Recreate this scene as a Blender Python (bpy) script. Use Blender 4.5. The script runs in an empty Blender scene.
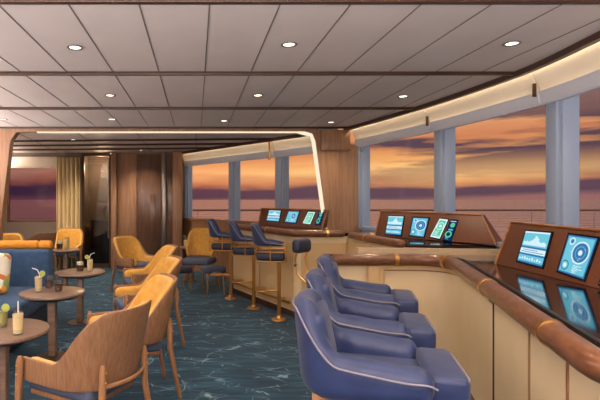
import bpy, bmesh, math, random
import numpy as np
from mathutils import Vector, Matrix, geometry
random.seed(7)
S = bpy.context.scene
C = S.collection
PI = math.pi

# ------------------------------------------------------------------ camera
cd = bpy.data.cameras.new('camera'); cam = bpy.data.objects.new('camera', cd); C.objects.link(cam)
cam.location = (0, 0, 1.5); cam.rotation_euler = (PI/2, 0, 0)
cd.sensor_width = 36; cd.lens = 28.8; cd.shift_x = 104/600; cd.shift_y = -1/600
cd.clip_start = 0.05; cd.clip_end = 20000
S.camera = cam
S.view_settings.view_transform = 'Standard'; S.view_settings.look = 'None'
S.view_settings.gamma = 1; S.view_settings.use_curve_mapping = False
S.view_settings.exposure = 0.4

def srgb(r, g, b):
    f = lambda c: (c/255/12.92) if c <= 10 else ((c/255+0.055)/1.055)**2.4
    return (f(r), f(g), f(b), 1)

# ------------------------------------------------------------------ sky
W = bpy.data.worlds.new('sunset_sky'); S.world = W; W.use_nodes = True
nt = W.node_tree; N = nt.nodes; L = nt.links; N.clear()
def node(t, **k):
    n = N.new(t)
    for a, b in k.items(): setattr(n, a, b)
    return n
def math_(op, a, b=None, clamp=False):
    n = node('ShaderNodeMath', operation=op, use_clamp=clamp)
    for i, v in enumerate((a, b)):
        if v is None: continue
        if isinstance(v, (int, float)): n.inputs[i].default_value = v
        else: L.new(v, n.inputs[i])
    return n.outputs[0]
def ramp_(fac, stops, interp='LINEAR'):
    r = node('ShaderNodeValToRGB'); r.color_ramp.interpolation = interp
    el = r.color_ramp.elements
    while len(el) < len(stops): el.new(0.5)
    for e, (p, c) in zip(el, stops): e.position = p; e.color = c
    L.new(fac, r.inputs[0]); return r.outputs[0]
def mixc(fac, a, b, mode='MIX'):
    m = node('ShaderNodeMix', data_type='RGBA', blend_type=mode)
    for i, v in ((0, fac), (6, a), (7, b)):
        if isinstance(v, (int, float)): m.inputs[i].default_value = v
        elif isinstance(v, tuple): m.inputs[i].default_value = v
        else: L.new(v, m.inputs[i])
    return m.outputs[2]
tc = node('ShaderNodeTexCoord'); sx = node('ShaderNodeSeparateXYZ'); L.new(tc.outputs['Generated'], sx.inputs[0])
vx, vy, vz = sx.outputs
def cloud(scale, zs, detail, w):
    m = node('ShaderNodeMapping'); L.new(tc.outputs['Generated'], m.inputs[0])
    m.inputs['Scale'].default_value = (scale, scale, scale*zs); m.inputs['Location'].default_value = (w, w*.7, w*.3)
    n = node('ShaderNodeTexNoise'); L.new(m.outputs[0], n.inputs[0]); n.inputs['Scale'].default_value = 1
    n.inputs['Detail'].default_value = detail; n.inputs['Roughness'].default_value = .55
    return n.outputs[0]
n1 = cloud(2.2, 7, 5, 1.3)
e2 = math_('ADD', vz, math_('MULTIPLY', math_('SUBTRACT', n1, 0.5), 0.06))
sky = ramp_(math_('MULTIPLY', e2, 2.5, True), [
    (0.0, srgb(136, 92, 88)), (0.03, srgb(84, 62, 74)), (0.065, srgb(90, 64, 76)), (0.082, srgb(186, 122, 82)),
    (0.13, srgb(234, 182, 116)), (0.19, srgb(216, 152, 92)), (0.26, srgb(186, 116, 78)), (0.34, srgb(200, 140, 96)),
    (0.43, srgb(150, 112, 96)), (0.60, srgb(116, 96, 98)), (1.0, srgb(98, 94, 104))])
n2 = cloud(2.6, 9, 6, 4.1)
band = ramp_(math_('MULTIPLY', vz, 2.5, True), [(0.0, (.0,)*3+(1,)), (0.08, (.35,)*3+(1,)), (0.15, (.55,)*3+(1,)), (0.22, (1,)*3+(1,)), (0.33, (1,)*3+(1,)), (.44, (.5,)*3+(1,)), (.7, (.3,)*3+(1,))])
cm = ramp_(math_('ADD', n2, math_('MULTIPLY', math_('SUBTRACT', vx, .42), .6)), [(0.47, (0, 0, 0, 1)), (0.56, (1, 1, 1, 1))])
sky = mixc(math_('MULTIPLY', cm, band), sky, srgb(82, 62, 72))
# sunset glow fades left of the bow; sky astern brightened to fill the room
left = ramp_(math_('ADD', math_('MULTIPLY', vx, 0.5), 0.5), [(0.28, (.58, .56, .86, 1)), (0.42, (.66, .60, .84, 1)), (0.50, (.95, .74, .76, 1)), (0.64, (1, 1, 1, 1))])
sky = mixc(1.0, sky, left, 'MULTIPLY')
astern = ramp_(math_('ADD', math_('MULTIPLY', vy, -0.5), 0.5), [(0.5, (0, 0, 0, 1)), (0.75, (1, 1, 1, 1))])
sky = mixc(astern, sky, (0.95, 0.84, 0.80, 1))
bg = node('ShaderNodeBackground'); L.new(sky, bg.inputs[0]); bg.inputs[1].default_value = 1.0
wo = node('ShaderNodeOutputWorld'); L.new(bg.outputs[0], wo.inputs[0])

LAMP = 1.0       # strength of the room's downlights
LED = 1.0        # strength of the cove strips
def fill_area(name, loc, rot, sx_, sy_, power, col):
    l = bpy.data.lights.new(name, 'AREA'); l.shape = 'RECTANGLE'; l.size = sx_; l.size_y = sy_; l.energy = power; l.color = col
    o = bpy.data.objects.new(name, l); C.objects.link(o); o.location = loc; o.rotation_euler = rot; return o
# uplights added to brighten the ceiling: unseen left side, astern, far room's left end
fill_area('fill_uplight', (-4.2, 3.0, 1.2), (PI, 0, 0), .6, 9.0, 560, (1, .91, .88))
fill_area('fill_uplight', (-.8, -1.6, 1.0), (PI, 0, 0), 5.0, 1.2, 900, (1, .91, .88))
fill_area('fill_uplight', (-4.38, 8.75, 1.82), (PI, 0, 0), .2, 2.9, 90, (1, .90, .82))

# ------------------------------------------------------------------ materials
def mat(name, col, rough=.5, metal=0, col2=None, scale=8, stretch=(1, 1, 1), bump=0, bscale=None, coat=0, emit=0, kind='noise', spec=.5, lo=.35, hi=.65, sheen=0):
    m = bpy.data.materials.new(name); m.use_nodes = True
    t = m.node_tree; p = t.nodes['Principled BSDF']
    p.inputs['Base Color'].default_value = col; p.inputs['Roughness'].default_value = rough
    p.inputs['Metallic'].default_value = metal; p.inputs['Coat Weight'].default_value = coat; p.inputs['Coat Roughness'].default_value = .12
    p.inputs['Specular IOR Level'].default_value = spec; p.inputs['Sheen Weight'].default_value = sheen
    if emit:
        p.inputs['Emission Color'].default_value = col; p.inputs['Emission Strength'].default_value = emit
    if col2 or bump:
        tcn = t.nodes.new('ShaderNodeTexCoord'); mp = t.nodes.new('ShaderNodeMapping')
        t.links.new(tcn.outputs['Object'], mp.inputs[0]); mp.inputs['Scale'].default_value = stretch
        if kind == 'wave':
            tx = t.nodes.new('ShaderNodeTexWave'); tx.inputs['Distortion'].default_value = 6; tx.inputs['Detail'].default_value = 3
            tx.inputs['Scale'].default_value = scale; out = tx.outputs['Fac']
        else:
            tx = t.nodes.new('ShaderNodeTexNoise'); tx.inputs['Detail'].default_value = 5; tx.inputs['Scale'].default_value = scale; out = tx.outputs[0]
        t.links.new(mp.outputs[0], tx.inputs[0])
        if col2:
            r = t.nodes.new('ShaderNodeValToRGB'); r.color_ramp.elements[0].color = col; r.color_ramp.elements[1].color = col2
            r.color_ramp.elements[0].position = lo; r.color_ramp.elements[1].position = hi
            t.links.new(out, r.inputs[0]); t.links.new(r.outputs[0], p.inputs['Base Color'])
        if bump:
            b = t.nodes.new('ShaderNodeBump'); b.inputs['Strength'].default_value = bump; b.inputs['Distance'].default_value = .004
            n2 = t.nodes.new('ShaderNodeTexNoise'); n2.inputs['Scale'].default_value = bscale or 250
            t.links.new(tcn.outputs['Object'], n2.inputs[0]); t.links.new(n2.outputs[0], b.inputs['Height']); t.links.new(b.outputs[0], p.inputs['Normal'])
    return m
def glow(name, col, s):
    m = bpy.data.materials.new(name); m.use_nodes = True; t = m.node_tree; t.nodes.clear()
    e = t.nodes.new('ShaderNodeEmission'); e.inputs[0].default_value = col; e.inputs[1].default_value = s
    o = t.nodes.new('ShaderNodeOutputMaterial'); t.links.new(e.outputs[0], o.inputs[0]); return m
def pane(name, tint=(1, 1, 1, 1), refl=.06):
    m = bpy.data.materials.new(name); m.use_nodes = True; t = m.node_tree; t.nodes.clear()
    a = t.nodes.new('ShaderNodeBsdfTransparent'); a.inputs[0].default_value = tint
    g = t.nodes.new('ShaderNodeBsdfGlossy'); g.inputs['Roughness'].default_value = .02
    f = t.nodes.new('ShaderNodeMixShader'); f.inputs[0].default_value = refl
    o = t.nodes.new('ShaderNodeOutputMaterial')
    t.links.new(a.outputs[0], f.inputs[1]); t.links.new(g.outputs[0], f.inputs[2]); t.links.new(f.outputs[0], o.inputs[0]); return m

M = {}
M['ceil'] = mat('ceiling_panel', srgb(192, 182, 178), .55, col2=srgb(198, 188, 184), scale=2)
M['seam'] = mat('ceiling_seam', srgb(112, 98, 90), .6)
M['dark_wood'] = mat('dark_walnut', srgb(58, 36, 26), .4, col2=srgb(72, 46, 32), scale=6, stretch=(.6, 8, 8))
M['oak'] = mat('oak_veneer', srgb(132, 94, 64), .38, col2=srgb(152, 112, 80), scale=9, stretch=(9, 9, .7), coat=.15)
M['oak_leg'] = mat('oak_solid', srgb(138, 96, 62), .4, col2=srgb(156, 112, 76), scale=9, stretch=(9, 9, .9))
M['table_wood'] = mat('table_oak', srgb(116, 92, 76), .35, col2=srgb(138, 112, 94), scale=7, stretch=(1, 10, 6), coat=.2)
M['rail_wood'] = mat('walnut_rail', srgb(96, 58, 36), .34, col2=srgb(126, 80, 50), scale=6, stretch=(2.5, 2.5, 9), coat=.3)
M['dash'] = mat('dash_leather', srgb(98, 54, 30), .5, col2=srgb(106, 60, 34), scale=30, bump=.1, bscale=180)
M['dash_edge'] = mat('dash_edge', srgb(158, 106, 62), .4)
M['cream'] = mat('cream_panel', srgb(224, 202, 160), .45, col2=srgb(230, 208, 168), scale=3)
M['cream_frame'] = mat('cream_frame', srgb(206, 174, 126), .4)
M['ledge'] = mat('light_ledge', srgb(206, 178, 144), .35, col2=srgb(192, 162, 128), scale=8, stretch=(1, 9, 9))
M['black_glass'] = mat('black_glass', srgb(8, 7, 7), .06, spec=.8, coat=.6)
M['black'] = mat('black_edge', srgb(18, 15, 14), .35)
M['brass'] = mat('brass', srgb(206, 158, 92), .28, 1)
M['gold'] = mat('gold_frame', srgb(200, 148, 84), .32, .85)
M['navy'] = mat('navy_leather', srgb(34, 47, 86), .46, col2=srgb(42, 56, 98), scale=14, bump=.12, bscale=160, spec=.45, sheen=.1)
M['navy_dark'] = mat('dark_navy_leather', srgb(38, 42, 64), .5, bump=.12, bscale=160)
M['slate'] = mat('slate_fabric', srgb(78, 86, 108), .85, bump=.3, bscale=320)
M['piping'] = mat('piping', srgb(128, 124, 138), .5)
M['mustard'] = mat('mustard_fabric', srgb(212, 156, 62), .85, col2=srgb(224, 170, 80), scale=18, bump=.3, bscale=340, sheen=.2)
M['sofa'] = mat('blue_sofa_fabric', srgb(52, 80, 114), .9, col2=srgb(62, 92, 126), scale=14, bump=.3, bscale=300)
M['bolster'] = mat('orange_bolster', srgb(226, 146, 36), .7, col2=srgb(232, 158, 50), scale=12, bump=.2)
M['frame_blue'] = mat('window_frame_paint', srgb(150, 166, 190), .45)
M['wall_wood'] = mat('wall_walnut', srgb(140, 102, 74), .38, col2=srgb(162, 122, 90), scale=5, stretch=(6, 6, .5), coat=.15)
M['wall_wood2'] = mat('wall_walnut_dark', srgb(92, 64, 48), .22, col2=srgb(106, 76, 58), scale=5, stretch=(6, 6, .5), coat=.4)
M['blind'] = mat('blind_fabric', srgb(226, 214, 196), .8, bump=.1)
M['blind_lip'] = mat('blind_lip', srgb(214, 218, 228), .5)
M['led'] = glow('led_strip', (1, .78, .5, 1), 11*LED)
M['led_arch'] = glow('led_arch', (1, .82, .60, 1), 0.8*LED)
M['lamp'] = glow('lamp_lens', (1, .90, .74, 1), 3)
M['lamp_ring'] = mat('lamp_ring', srgb(120, 106, 96), .4)
M['pane'] = pane('window_glass', refl=.012)
M['pane_tint'] = pane('tinted_glass', (.72, .62, .70, 1), .015)
M['door_glass'] = pane('door_glass', (.62, .56, .50, 1), .05)
M['tumbler'] = pane('drinking_glass', (.93, .95, .95, 1), .12)
M['curtain'] = mat('curtain_fabric', srgb(224, 204, 158), .85, bump=.1)
M['milk'] = mat('milk_cocktail', srgb(238, 214, 160), .4)
M['green'] = mat('green_drink', srgb(150, 150, 80), .4)
M['cola'] = mat('dark_drink', srgb(88, 42, 24), .25)
M['foam'] = mat('cream_foam', srgb(236, 226, 210), .6)
M['straw'] = mat('white_straw', srgb(238, 236, 230), .4)
M['lime'] = mat('lime_slice', srgb(178, 190, 90), .5)
M['steel'] = mat('brushed_steel', srgb(170, 160, 150), .3, 1)
M['bronze'] = mat('bronze', srgb(92, 66, 46), .35, .7)
M['deck'] = mat('outer_deck', srgb(120, 96, 78), .7)
M['rail_dark'] = mat('deck_rail', srgb(96, 62, 52), .5)
M['shade_grey'] = mat('grey_wall', srgb(120, 108, 98), .6)

def carpet():
    m = bpy.data.materials.new('teal_carpet'); m.use_nodes = True; t = m.node_tree; p = t.nodes['Principled BSDF']
    p.inputs['Roughness'].default_value = .95; p.inputs['Specular IOR Level'].default_value = .15; p.inputs['Sheen Weight'].default_value = .1
    tcn = t.nodes.new('ShaderNodeTexCoord'); lk = t.links.new
    def mp(sc, rot=0):
        a = t.nodes.new('ShaderNodeMapping'); lk(tcn.outputs['Object'], a.inputs[0]); a.inputs['Scale'].default_value = sc; a.inputs['Rotation'].default_value = (0, 0, rot); return a.outputs[0]
    def noise(v, s, d=4, dist=0):
        n = t.nodes.new('ShaderNodeTexNoise'); lk(v, n.inputs[0]); n.inputs['Scale'].default_value = s; n.inputs['Detail'].default_value = d; n.inputs['Distortion'].default_value = dist; return n.outputs[0]
    def ramp(f, stops):
        r = t.nodes.new('ShaderNodeValToRGB'); el = r.color_ramp.elements
        while len(el) < len(stops): el.new(.5)
        for e, (q, c) in zip(el, stops): e.position = q; e.color = c
        lk(f, r.inputs[0]); return r.outputs[0]
    def mix(f, a, b):
        x = t.nodes.new('ShaderNodeMix'); x.data_type = 'RGBA'; lk(f, x.inputs[0])
        for i, v in ((6, a), (7, b)):
            if isinstance(v, tuple): x.inputs[i].default_value = v
            else: lk(v, x.inputs[i])
        return x.outputs[2]
    base = ramp(noise(mp((1.2, 5, 1)), 2.2, 5, .6), [(.3, srgb(14, 44, 62)), (.52, srgb(26, 62, 84)), (.7, srgb(46, 88, 108))])
    def veins(sc, rot, s, w):
        v = t.nodes.new('ShaderNodeTexVoronoi'); v.feature = 'DISTANCE_TO_EDGE'; v.inputs['Scale'].default_value = s
        a = mp(sc, rot); n = t.nodes.new('ShaderNodeTexNoise'); lk(a, n.inputs[0]); n.inputs['Scale'].default_value = 3
        ad = t.nodes.new('ShaderNodeMix'); ad.data_type = 'RGBA'; ad.blend_type = 'ADD'; ad.inputs[0].default_value = .25; lk(a, ad.inputs[6]); lk(n.outputs[1], ad.inputs[7])
        lk(ad.outputs[2], v.inputs[0])
        return ramp(v.outputs[0], [(0, (1, 1, 1, 1)), (w, (0, 0, 0, 1))])
    vis = ramp(noise(mp((1, 1, 1)), 3.5, 3), [(.42, (0, 0, 0, 1)), (.62, (1, 1, 1, 1))])
    ml = t.nodes.new('ShaderNodeMath'); ml.operation = 'MULTIPLY'; lk(veins((1.0, 2.2, 1), .5, 2.6, .035), ml.inputs[0]); lk(vis, ml.inputs[1])
    c1 = mix(ml.outputs[0], base, srgb(104, 134, 154))
    vis2 = ramp(noise(mp((1, 1, 1)), 5.5, 3), [(.55, (0, 0, 0, 1)), (.66, (1, 1, 1, 1))])
    ml2 = t.nodes.new('ShaderNodeMath'); ml2.operation = 'MULTIPLY'; lk(veins((2.2, .9, 1), -.5, 2.2, .03), ml2.inputs[0]); lk(vis2, ml2.inputs[1])
    c2 = mix(ml2.outputs[0], c1, srgb(140, 166, 176))
    lk(c2, p.inputs['Base Color'])
    b = t.nodes.new('ShaderNodeBump'); b.inputs['Strength'].default_value = .3; b.inputs['Distance'].default_value = .004
    lk(noise(mp((1, 1, 1)), 260, 2), b.inputs['Height']); lk(b.outputs[0], p.inputs['Normal'])
    return m
M['carpet'] = carpet()
def sea_mat():
    m = bpy.data.materials.new('sea_water'); m.use_nodes = True; t = m.node_tree; p = t.nodes['Principled BSDF']; lk = t.links.new
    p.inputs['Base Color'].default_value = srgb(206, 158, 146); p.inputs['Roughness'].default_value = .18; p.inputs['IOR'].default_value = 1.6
    g = t.nodes.new('ShaderNodeNewGeometry'); a = t.nodes.new('ShaderNodeMapping'); lk(g.outputs['Position'], a.inputs[0]); a.inputs['Scale'].default_value = (.006, .022, 1)
    n = t.nodes.new('ShaderNodeTexNoise'); lk(a.outputs[0], n.inputs[0]); n.inputs['Scale'].default_value = 2; n.inputs['Detail'].default_value = 8
    b = t.nodes.new('ShaderNodeBump'); b.inputs['Strength'].default_value = .8; b.inputs['Distance'].default_value = 40; lk(n.outputs[0], b.inputs['Height']); lk(b.outputs[0], p.inputs['Normal'])
    return m
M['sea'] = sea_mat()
def cushion_mat():
    m = bpy.data.materials.new('patterned_cushion'); m.use_nodes = True; t = m.node_tree; p = t.nodes['Principled BSDF']; p.inputs['Roughness'].default_value = .9
    tcn = t.nodes.new('ShaderNodeTexCoord'); v = t.nodes.new('ShaderNodeTexVoronoi'); v.inputs['Scale'].default_value = 7; t.links.new(tcn.outputs['Object'], v.inputs[0])
    r = t.nodes.new('ShaderNodeValToRGB'); r.color_ramp.interpolation = 'CONSTANT'; el = r.color_ramp.elements
    cs = [(0, srgb(232, 222, 200)), (.3, srgb(236, 170, 60)), (.5, srgb(150, 170, 110)), (.65, srgb(236, 226, 206)), (.85, srgb(212, 120, 60))]
    while len(el) < len(cs): el.new(.5)
    for e, (q, c) in zip(el, cs): e.position = q; e.color = c
    sp = t.nodes.new('ShaderNodeSeparateColor'); t.links.new(v.outputs['Color'], sp.inputs[0]); t.links.new(sp.outputs[0], r.inputs[0]); t.links.new(r.outputs[0], p.inputs['Base Color'])
    return m
M['cushion'] = cushion_mat()
SCS = .8
SC = {'white': glow('screen_white', srgb(214, 240, 248), SCS), 'cyan': glow('screen_cyan', srgb(110, 196, 216), SCS),
      'blue': glow('screen_blue', srgb(62, 118, 172), SCS), 'deep': glow('screen_deep_blue', srgb(14, 48, 92), SCS),
      'green': glow('screen_green', srgb(90, 200, 150), SCS), 'dark': mat('screen_off', srgb(8, 12, 20), .15)}
SCK = list(SC)

# ------------------------------------------------------------------ mesh helpers
class MB:
    def __init__(s): s.bm = bmesh.new()
    def v(s, p): return s.bm.verts.new(p)
    def f(s, vs, mi=0):
        try:
            fc = s.bm.faces.new(vs); fc.material_index = mi; return fc
        except ValueError: return None
    def box(s, c, d, rz=0, bev=0, seg=2, mi=0, mtx=None):
        m = (mtx or Matrix.Translation(Vector(c)) @ Matrix.Rotation(rz, 4, 'Z')) @ Matrix.Diagonal((d[0], d[1], d[2], 1))
        r = bmesh.ops.create_cube(s.bm, size=1, matrix=m); vs = r['verts']
        fs = {f for v in vs for f in v.link_faces}
        for f in fs: f.material_index = mi
        if bev:
            es = list({e for v in vs for e in v.link_edges})
            r2 = bmesh.ops.bevel(s.bm, geom=es, offset=bev, segments=seg, profile=.5, affect='EDGES', clamp_overlap=True)
            for f in r2['faces']: f.material_index = mi
        return s
    def prism(s, poly, z0, z1, mi=0):
        a = sum(poly[i][0]*poly[(i+1) % len(poly)][1]-poly[(i+1) % len(poly)][0]*poly[i][1] for i in range(len(poly)))
        if a < 0: poly = poly[::-1]
        lo = [s.v((x, y, z0)) for x, y in poly]; hi = [s.v((x, y, z1)) for x, y in poly]
        n = len(poly)
        for i in range(n): s.f((lo[i], lo[(i+1) % n], hi[(i+1) % n], hi[i]), mi)
        for q in geometry.tessellate_polygon([[Vector((x, y, 0)) for x, y in poly]]):
            s.f([hi[i] for i in q], mi); s.f([lo[i] for i in q], mi)
        return s
    def hull8(s, b, t, mi=0, bev=0):
        lo = [s.v(p) for p in b]; hi = [s.v(p) for p in t]
        fs = [s.f(lo[::-1], mi), s.f(hi, mi)]
        for i in range(4): fs.append(s.f((lo[i], lo[(i+1) % 4], hi[(i+1) % 4], hi[i]), mi))
        bmesh.ops.recalc_face_normals(s.bm, faces=[x for x in fs if x])
        if bev:
            es = list({e for v in lo+hi for e in v.link_edges})
            bmesh.ops.bevel(s.bm, geom=es, offset=bev, segments=2, profile=.5, affect='EDGES', clamp_overlap=True)
        return s
    def tube(s, pts, r, n=10, mi=0, caps=True, sq=1.0):
        pts = [Vector(p) for p in pts]; k = len(pts)
        rs = r if isinstance(r, (list, tuple)) else [r]*k
        rings = []; up = None
        for i, p in enumerate(pts):
            d = (pts[min(i+1, k-1)]-pts[max(i-1, 0)]).normalized()
            if up is None:
                up = Vector((0, 0, 1)) if abs(d.z) < .9 else Vector((1, 0, 0))
            a = d.cross(up)
            if a.length < 1e-5: a = d.cross(Vector((0, 1, 0)))
            a.normalize(); b = a.cross(d).normalized(); up = b
            rings.append([s.v(p + (a*math.cos(2*PI*j/n)*sq + b*math.sin(2*PI*j/n))*rs[i]) for j in range(n)])
        for i in range(k-1):
            for j in range(n): s.f((rings[i][j], rings[i][(j+1) % n], rings[i+1][(j+1) % n], rings[i+1][j]), mi)
        if caps:
            s.f(rings[0][::-1], mi); s.f(rings[-1], mi)
        return s
    def lathe(s, prof, c=(0, 0, 0), n=28, mi=0):
        rings = []
        for r, z in prof:
            if r < 1e-6: rings.append([s.v((c[0], c[1], c[2]+z))])
            else: rings.append([s.v((c[0]+r*math.cos(2*PI*j/n), c[1]+r*math.sin(2*PI*j/n), c[2]+z)) for j in range(n)])
        for a, b in zip(rings[:-1], rings[1:]):
            for j in range(n):
                q = (j+1) % n
                if len(a) == 1 and len(b) == 1: continue
                if len(a) == 1: s.f((a[0], b[j], b[q]), mi)
                elif len(b) == 1: s.f((a[j], a[q], b[0]), mi)
                else: s.f((a[j], a[q], b[q], b[j]), mi)
        return s
    def grid(s, rows, mi=0, closed=False):
        vs = [[s.v(p) for p in r] for r in rows]
        for a, b in zip(vs[:-1], vs[1:]):
            m = len(a)
            for j in range(m if closed else m-1): s.f((a[j], a[(j+1) % m], b[(j+1) % m], b[j]), mi)
        return vs
    def ball(s, c, r, sc=(1, 1, 1), mi=0, n=16):
        m = Matrix.Translation(Vector(c)) @ Matrix.Diagonal((sc[0]*r, sc[1]*r, sc[2]*r, 1))
        rr = bmesh.ops.create_uvsphere(s.bm, u_segments=n, v_segments=n//2+2, radius=1, matrix=m)
        for v in rr['verts']:
            for f in v.link_faces: f.material_index = mi
        return s
    def slab(s, path, off0, off1, z0, z1, mi=0):
        """rectangular section swept along a plan path; offsets to the right of travel"""
        k = len(path); rings = []
        for i in range(k):
            a = Vector(path[max(i-1, 0)]); b = Vector(path[min(i+1, k-1)]); d = (b-a).normalized(); nrm = Vector((d.y, -d.x)); p = Vector(path[i])
            q0 = p+nrm*off0; q1 = p+nrm*off1
            rings.append([s.v((q0.x, q0.y, z0)), s.v((q1.x, q1.y, z0)), s.v((q1.x, q1.y, z1)), s.v((q0.x, q0.y, z1))])
        for a, b in zip(rings[:-1], rings[1:]):
            for j in range(4): s.f((a[j], a[(j+1) % 4], b[(j+1) % 4], b[j]), mi)
        s.f(rings[0][::-1], mi); s.f(rings[-1], mi)
        return s
    def build(s, name, m, parent=None, smooth=True, ang=38, world=False):
        bmesh.ops.recalc_face_normals(s.bm, faces=s.bm.faces[:])
        me = bpy.data.meshes.new(name)
        if world and parent is not None:
            off = parent.matrix_basis.translation
            pp = parent.parent
            while pp is not None: off = off + pp.matrix_basis.translation; pp = pp.parent
            bmesh.ops.translate(s.bm, verts=s.bm.verts[:], vec=-off)
        s.bm.to_mesh(me); s.bm.free()
        for x in (m if isinstance(m, (list, tuple)) else [m]): me.materials.append(x)
        if smooth:
            for p in me.polygons: p.use_smooth = True
            me.set_sharp_from_angle(angle=math.radians(ang))
        o = bpy.data.objects.new(name, me); C.objects.link(o)
        if parent is not None: o.parent = parent
        return o
def thing(name, label, cat, loc=(0, 0, 0), rz=0, group=None):
    o = bpy.data.objects.new(name, None); C.objects.link(o); o.empty_display_size = .1
    o.location = loc; o.rotation_euler = (0, 0, rz); return tag(o, label, cat, group)
def tag(o, label, cat, group=None):
    o['label'] = label; o['category'] = cat
    if group: o['group'] = group
    return o
def struct(o): o['kind'] = 'structure'; return o
def kids(o): return [x for x in C.objects if x.parent == o]
def copy_tree(o, parent=None):
    c = o.copy(); C.objects.link(c)
    if parent is not None: c.parent = parent
    for ch in kids(o): copy_tree(ch, c)
    return c
def place(proto, used, loc, rz, label):
    o = proto if not used else copy_tree(proto)
    o.location = loc; o.rotation_euler = (0, 0, rz); o['label'] = label; return o
def sm(t): t = max(0, min(1, t)); return t*t*(3-2*t)
def arc_sample(pts, n):
    P = np.array(pts, float); d = np.r_[0, np.cumsum(np.linalg.norm(np.diff(P, axis=0), axis=1))]
    t = np.linspace(0, d[-1], n); return np.stack([np.interp(t, d, P[:, i]) for i in range(P.shape[1])], 1), d[-1]
def catmull(pts, n=12):
    P = [Vector(p) for p in pts]; P = [P[0]*2-P[1]]+P+[P[-1]*2-P[-2]]; out = []
    for i in range(1, len(P)-2):
        for k in range(n):
            t = k/n; a, b, c, d = P[i-1:i+3]
            out.append(tuple(.5*((2*b)+(c-a)*t+(2*a-5*b+4*c-d)*t*t+(3*b-a-3*c+d)*t**3)))
    out.append(tuple(P[-2])); return out
def fillet(pts, rad, n=8):
    out = [pts[0]]
    for i in range(1, len(pts)-1):
        a, b, c = (Vector(pts[j]) for j in (i-1, i, i+1)); r = rad[i-1]
        u = (a-b).normalized(); w = (c-b).normalized(); ang = u.angle(w); t = min(r/math.tan(ang/2), .48*(a-b).length, .48*(c-b).length)
        p0 = b+u*t; p1 = b+w*t
        for k in range(n+1):
            s = k/n; out.append(tuple(p0*(1-s)**2+b*2*s*(1-s)+p1*s*s))
    out.append(pts[-1]); return out
def sub_path(path, a, b, n=24):
    P, Ln = arc_sample(path, 400); t = np.linspace(0, Ln, 400)
    q = np.linspace(a, b, n); return [(float(np.interp(s, t, P[:, 0])), float(np.interp(s, t, P[:, 1]))) for s in q]
def shell(mb, plan, zt, zb, th, lean=lambda u: 0, n=60, m=5, zref=.5, inset=0, mi=0, endr=.10):
    """wrap-round chair shell: plan is an open U (left arm tip, back, right arm tip); returns the outer rim line"""
    P, _ = arc_sample(plan, n); cen = np.array([.05, 0.0]); rows = []; rim = []
    for i in range(n):
        u = 2*i/(n-1)-1; d = P[min(i+1, n-1)]-P[max(i-1, 0)]; d /= np.linalg.norm(d); nr = np.array([d[1], -d[0]])
        if np.dot(nr, P[i]-cen) < 0: nr = -nr
        t = th(u) if callable(th) else th; a = zt(u); b = zb(u)
        e = (abs(u)-(1-endr))/endr
        k = math.sqrt(max(0.02, 1-e*e)) if e > 0 else 1
        mid = t/2; t2 = t*k; a2 = a-(1-k)*t*.5; b2 = b+(1-k)*t*.5
        r = min(t2/2, (a2-b2)/2.2); sec = []
        for j in range(m+1): sec.append((mid-t2/2, b2+r+(a2-b2-2*r)*j/m))
        for j in range(1, 6): sec.append((mid-t2/2*math.cos(PI*j/6), a2-r+r*math.sin(PI*j/6)))
        for j in range(m+1): sec.append((mid+t2/2, a2-r-(a2-b2-2*r)*j/m))
        for j in range(1, 6): sec.append((mid+t2/2*math.cos(PI*j/6), b2+r-r*math.sin(PI*j/6)))
        row = []
        for q, z in sec:
            o = -q-inset+lean(u)*(z-zref); row.append((P[i][0]+nr[0]*o, P[i][1]+nr[1]*o, z))
        rows.append(row); o = -inset+lean(u)*(a2-r-zref)+.003; rim.append((P[i][0]+nr[0]*o, P[i][1]+nr[1]*o, a2-r*.75))
    vs = mb.grid(rows, mi, closed=True); mb.f(vs[0][::-1], mi); mb.f(vs[-1], mi)
    return rim
def ray(px, py): return Vector(((px-196)/480, 1, (199-py)/480))
def hit(px, py, p0, nrm):
    d = ray(px, py); o = Vector((0, 0, 1.5)); t = (p0-o).dot(nrm)/d.dot(nrm); return o+d*t

# ------------------------------------------------------------------ setting
CZ = 2.55
EDGE = catmull([(1.0, -3), (1.75, -1), (2.25, 1), (2.42, 2), (2.53, 2.93), (2.64, 3.84), (2.58, 4.93), (2.46, 5.8), (2.28, 6.72), (2.19, 7.08)], 8)
EY = [p[1] for p in EDGE]; EX = [p[0] for p in EDGE]
def E(y): return float(np.interp(y, EY, EX))
def Wn(y): return E(y)+.27
F0, F1 = Vector((-.46, 10.4)), Vector((1.75, 7.17))
fd = (F1-F0).normalized(); fn = Vector((-fd.y, fd.x));
if fn.x < 0: fn = -fn
G0, G1 = F0+fn*.25-fd*.3, F1+fn*.25

ys = np.linspace(-3, 7.12, 50)
fl = MB().prism([(-4.6, -3)]+[(Wn(y)+.15, y) for y in ys]+[(G1.x+.1, G1.y+.1), (G0.x+.1, 10.55), (-4.6, 10.55)], -.12, 0)
struct(fl.build('floor', M['carpet'], smooth=False))

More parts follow.
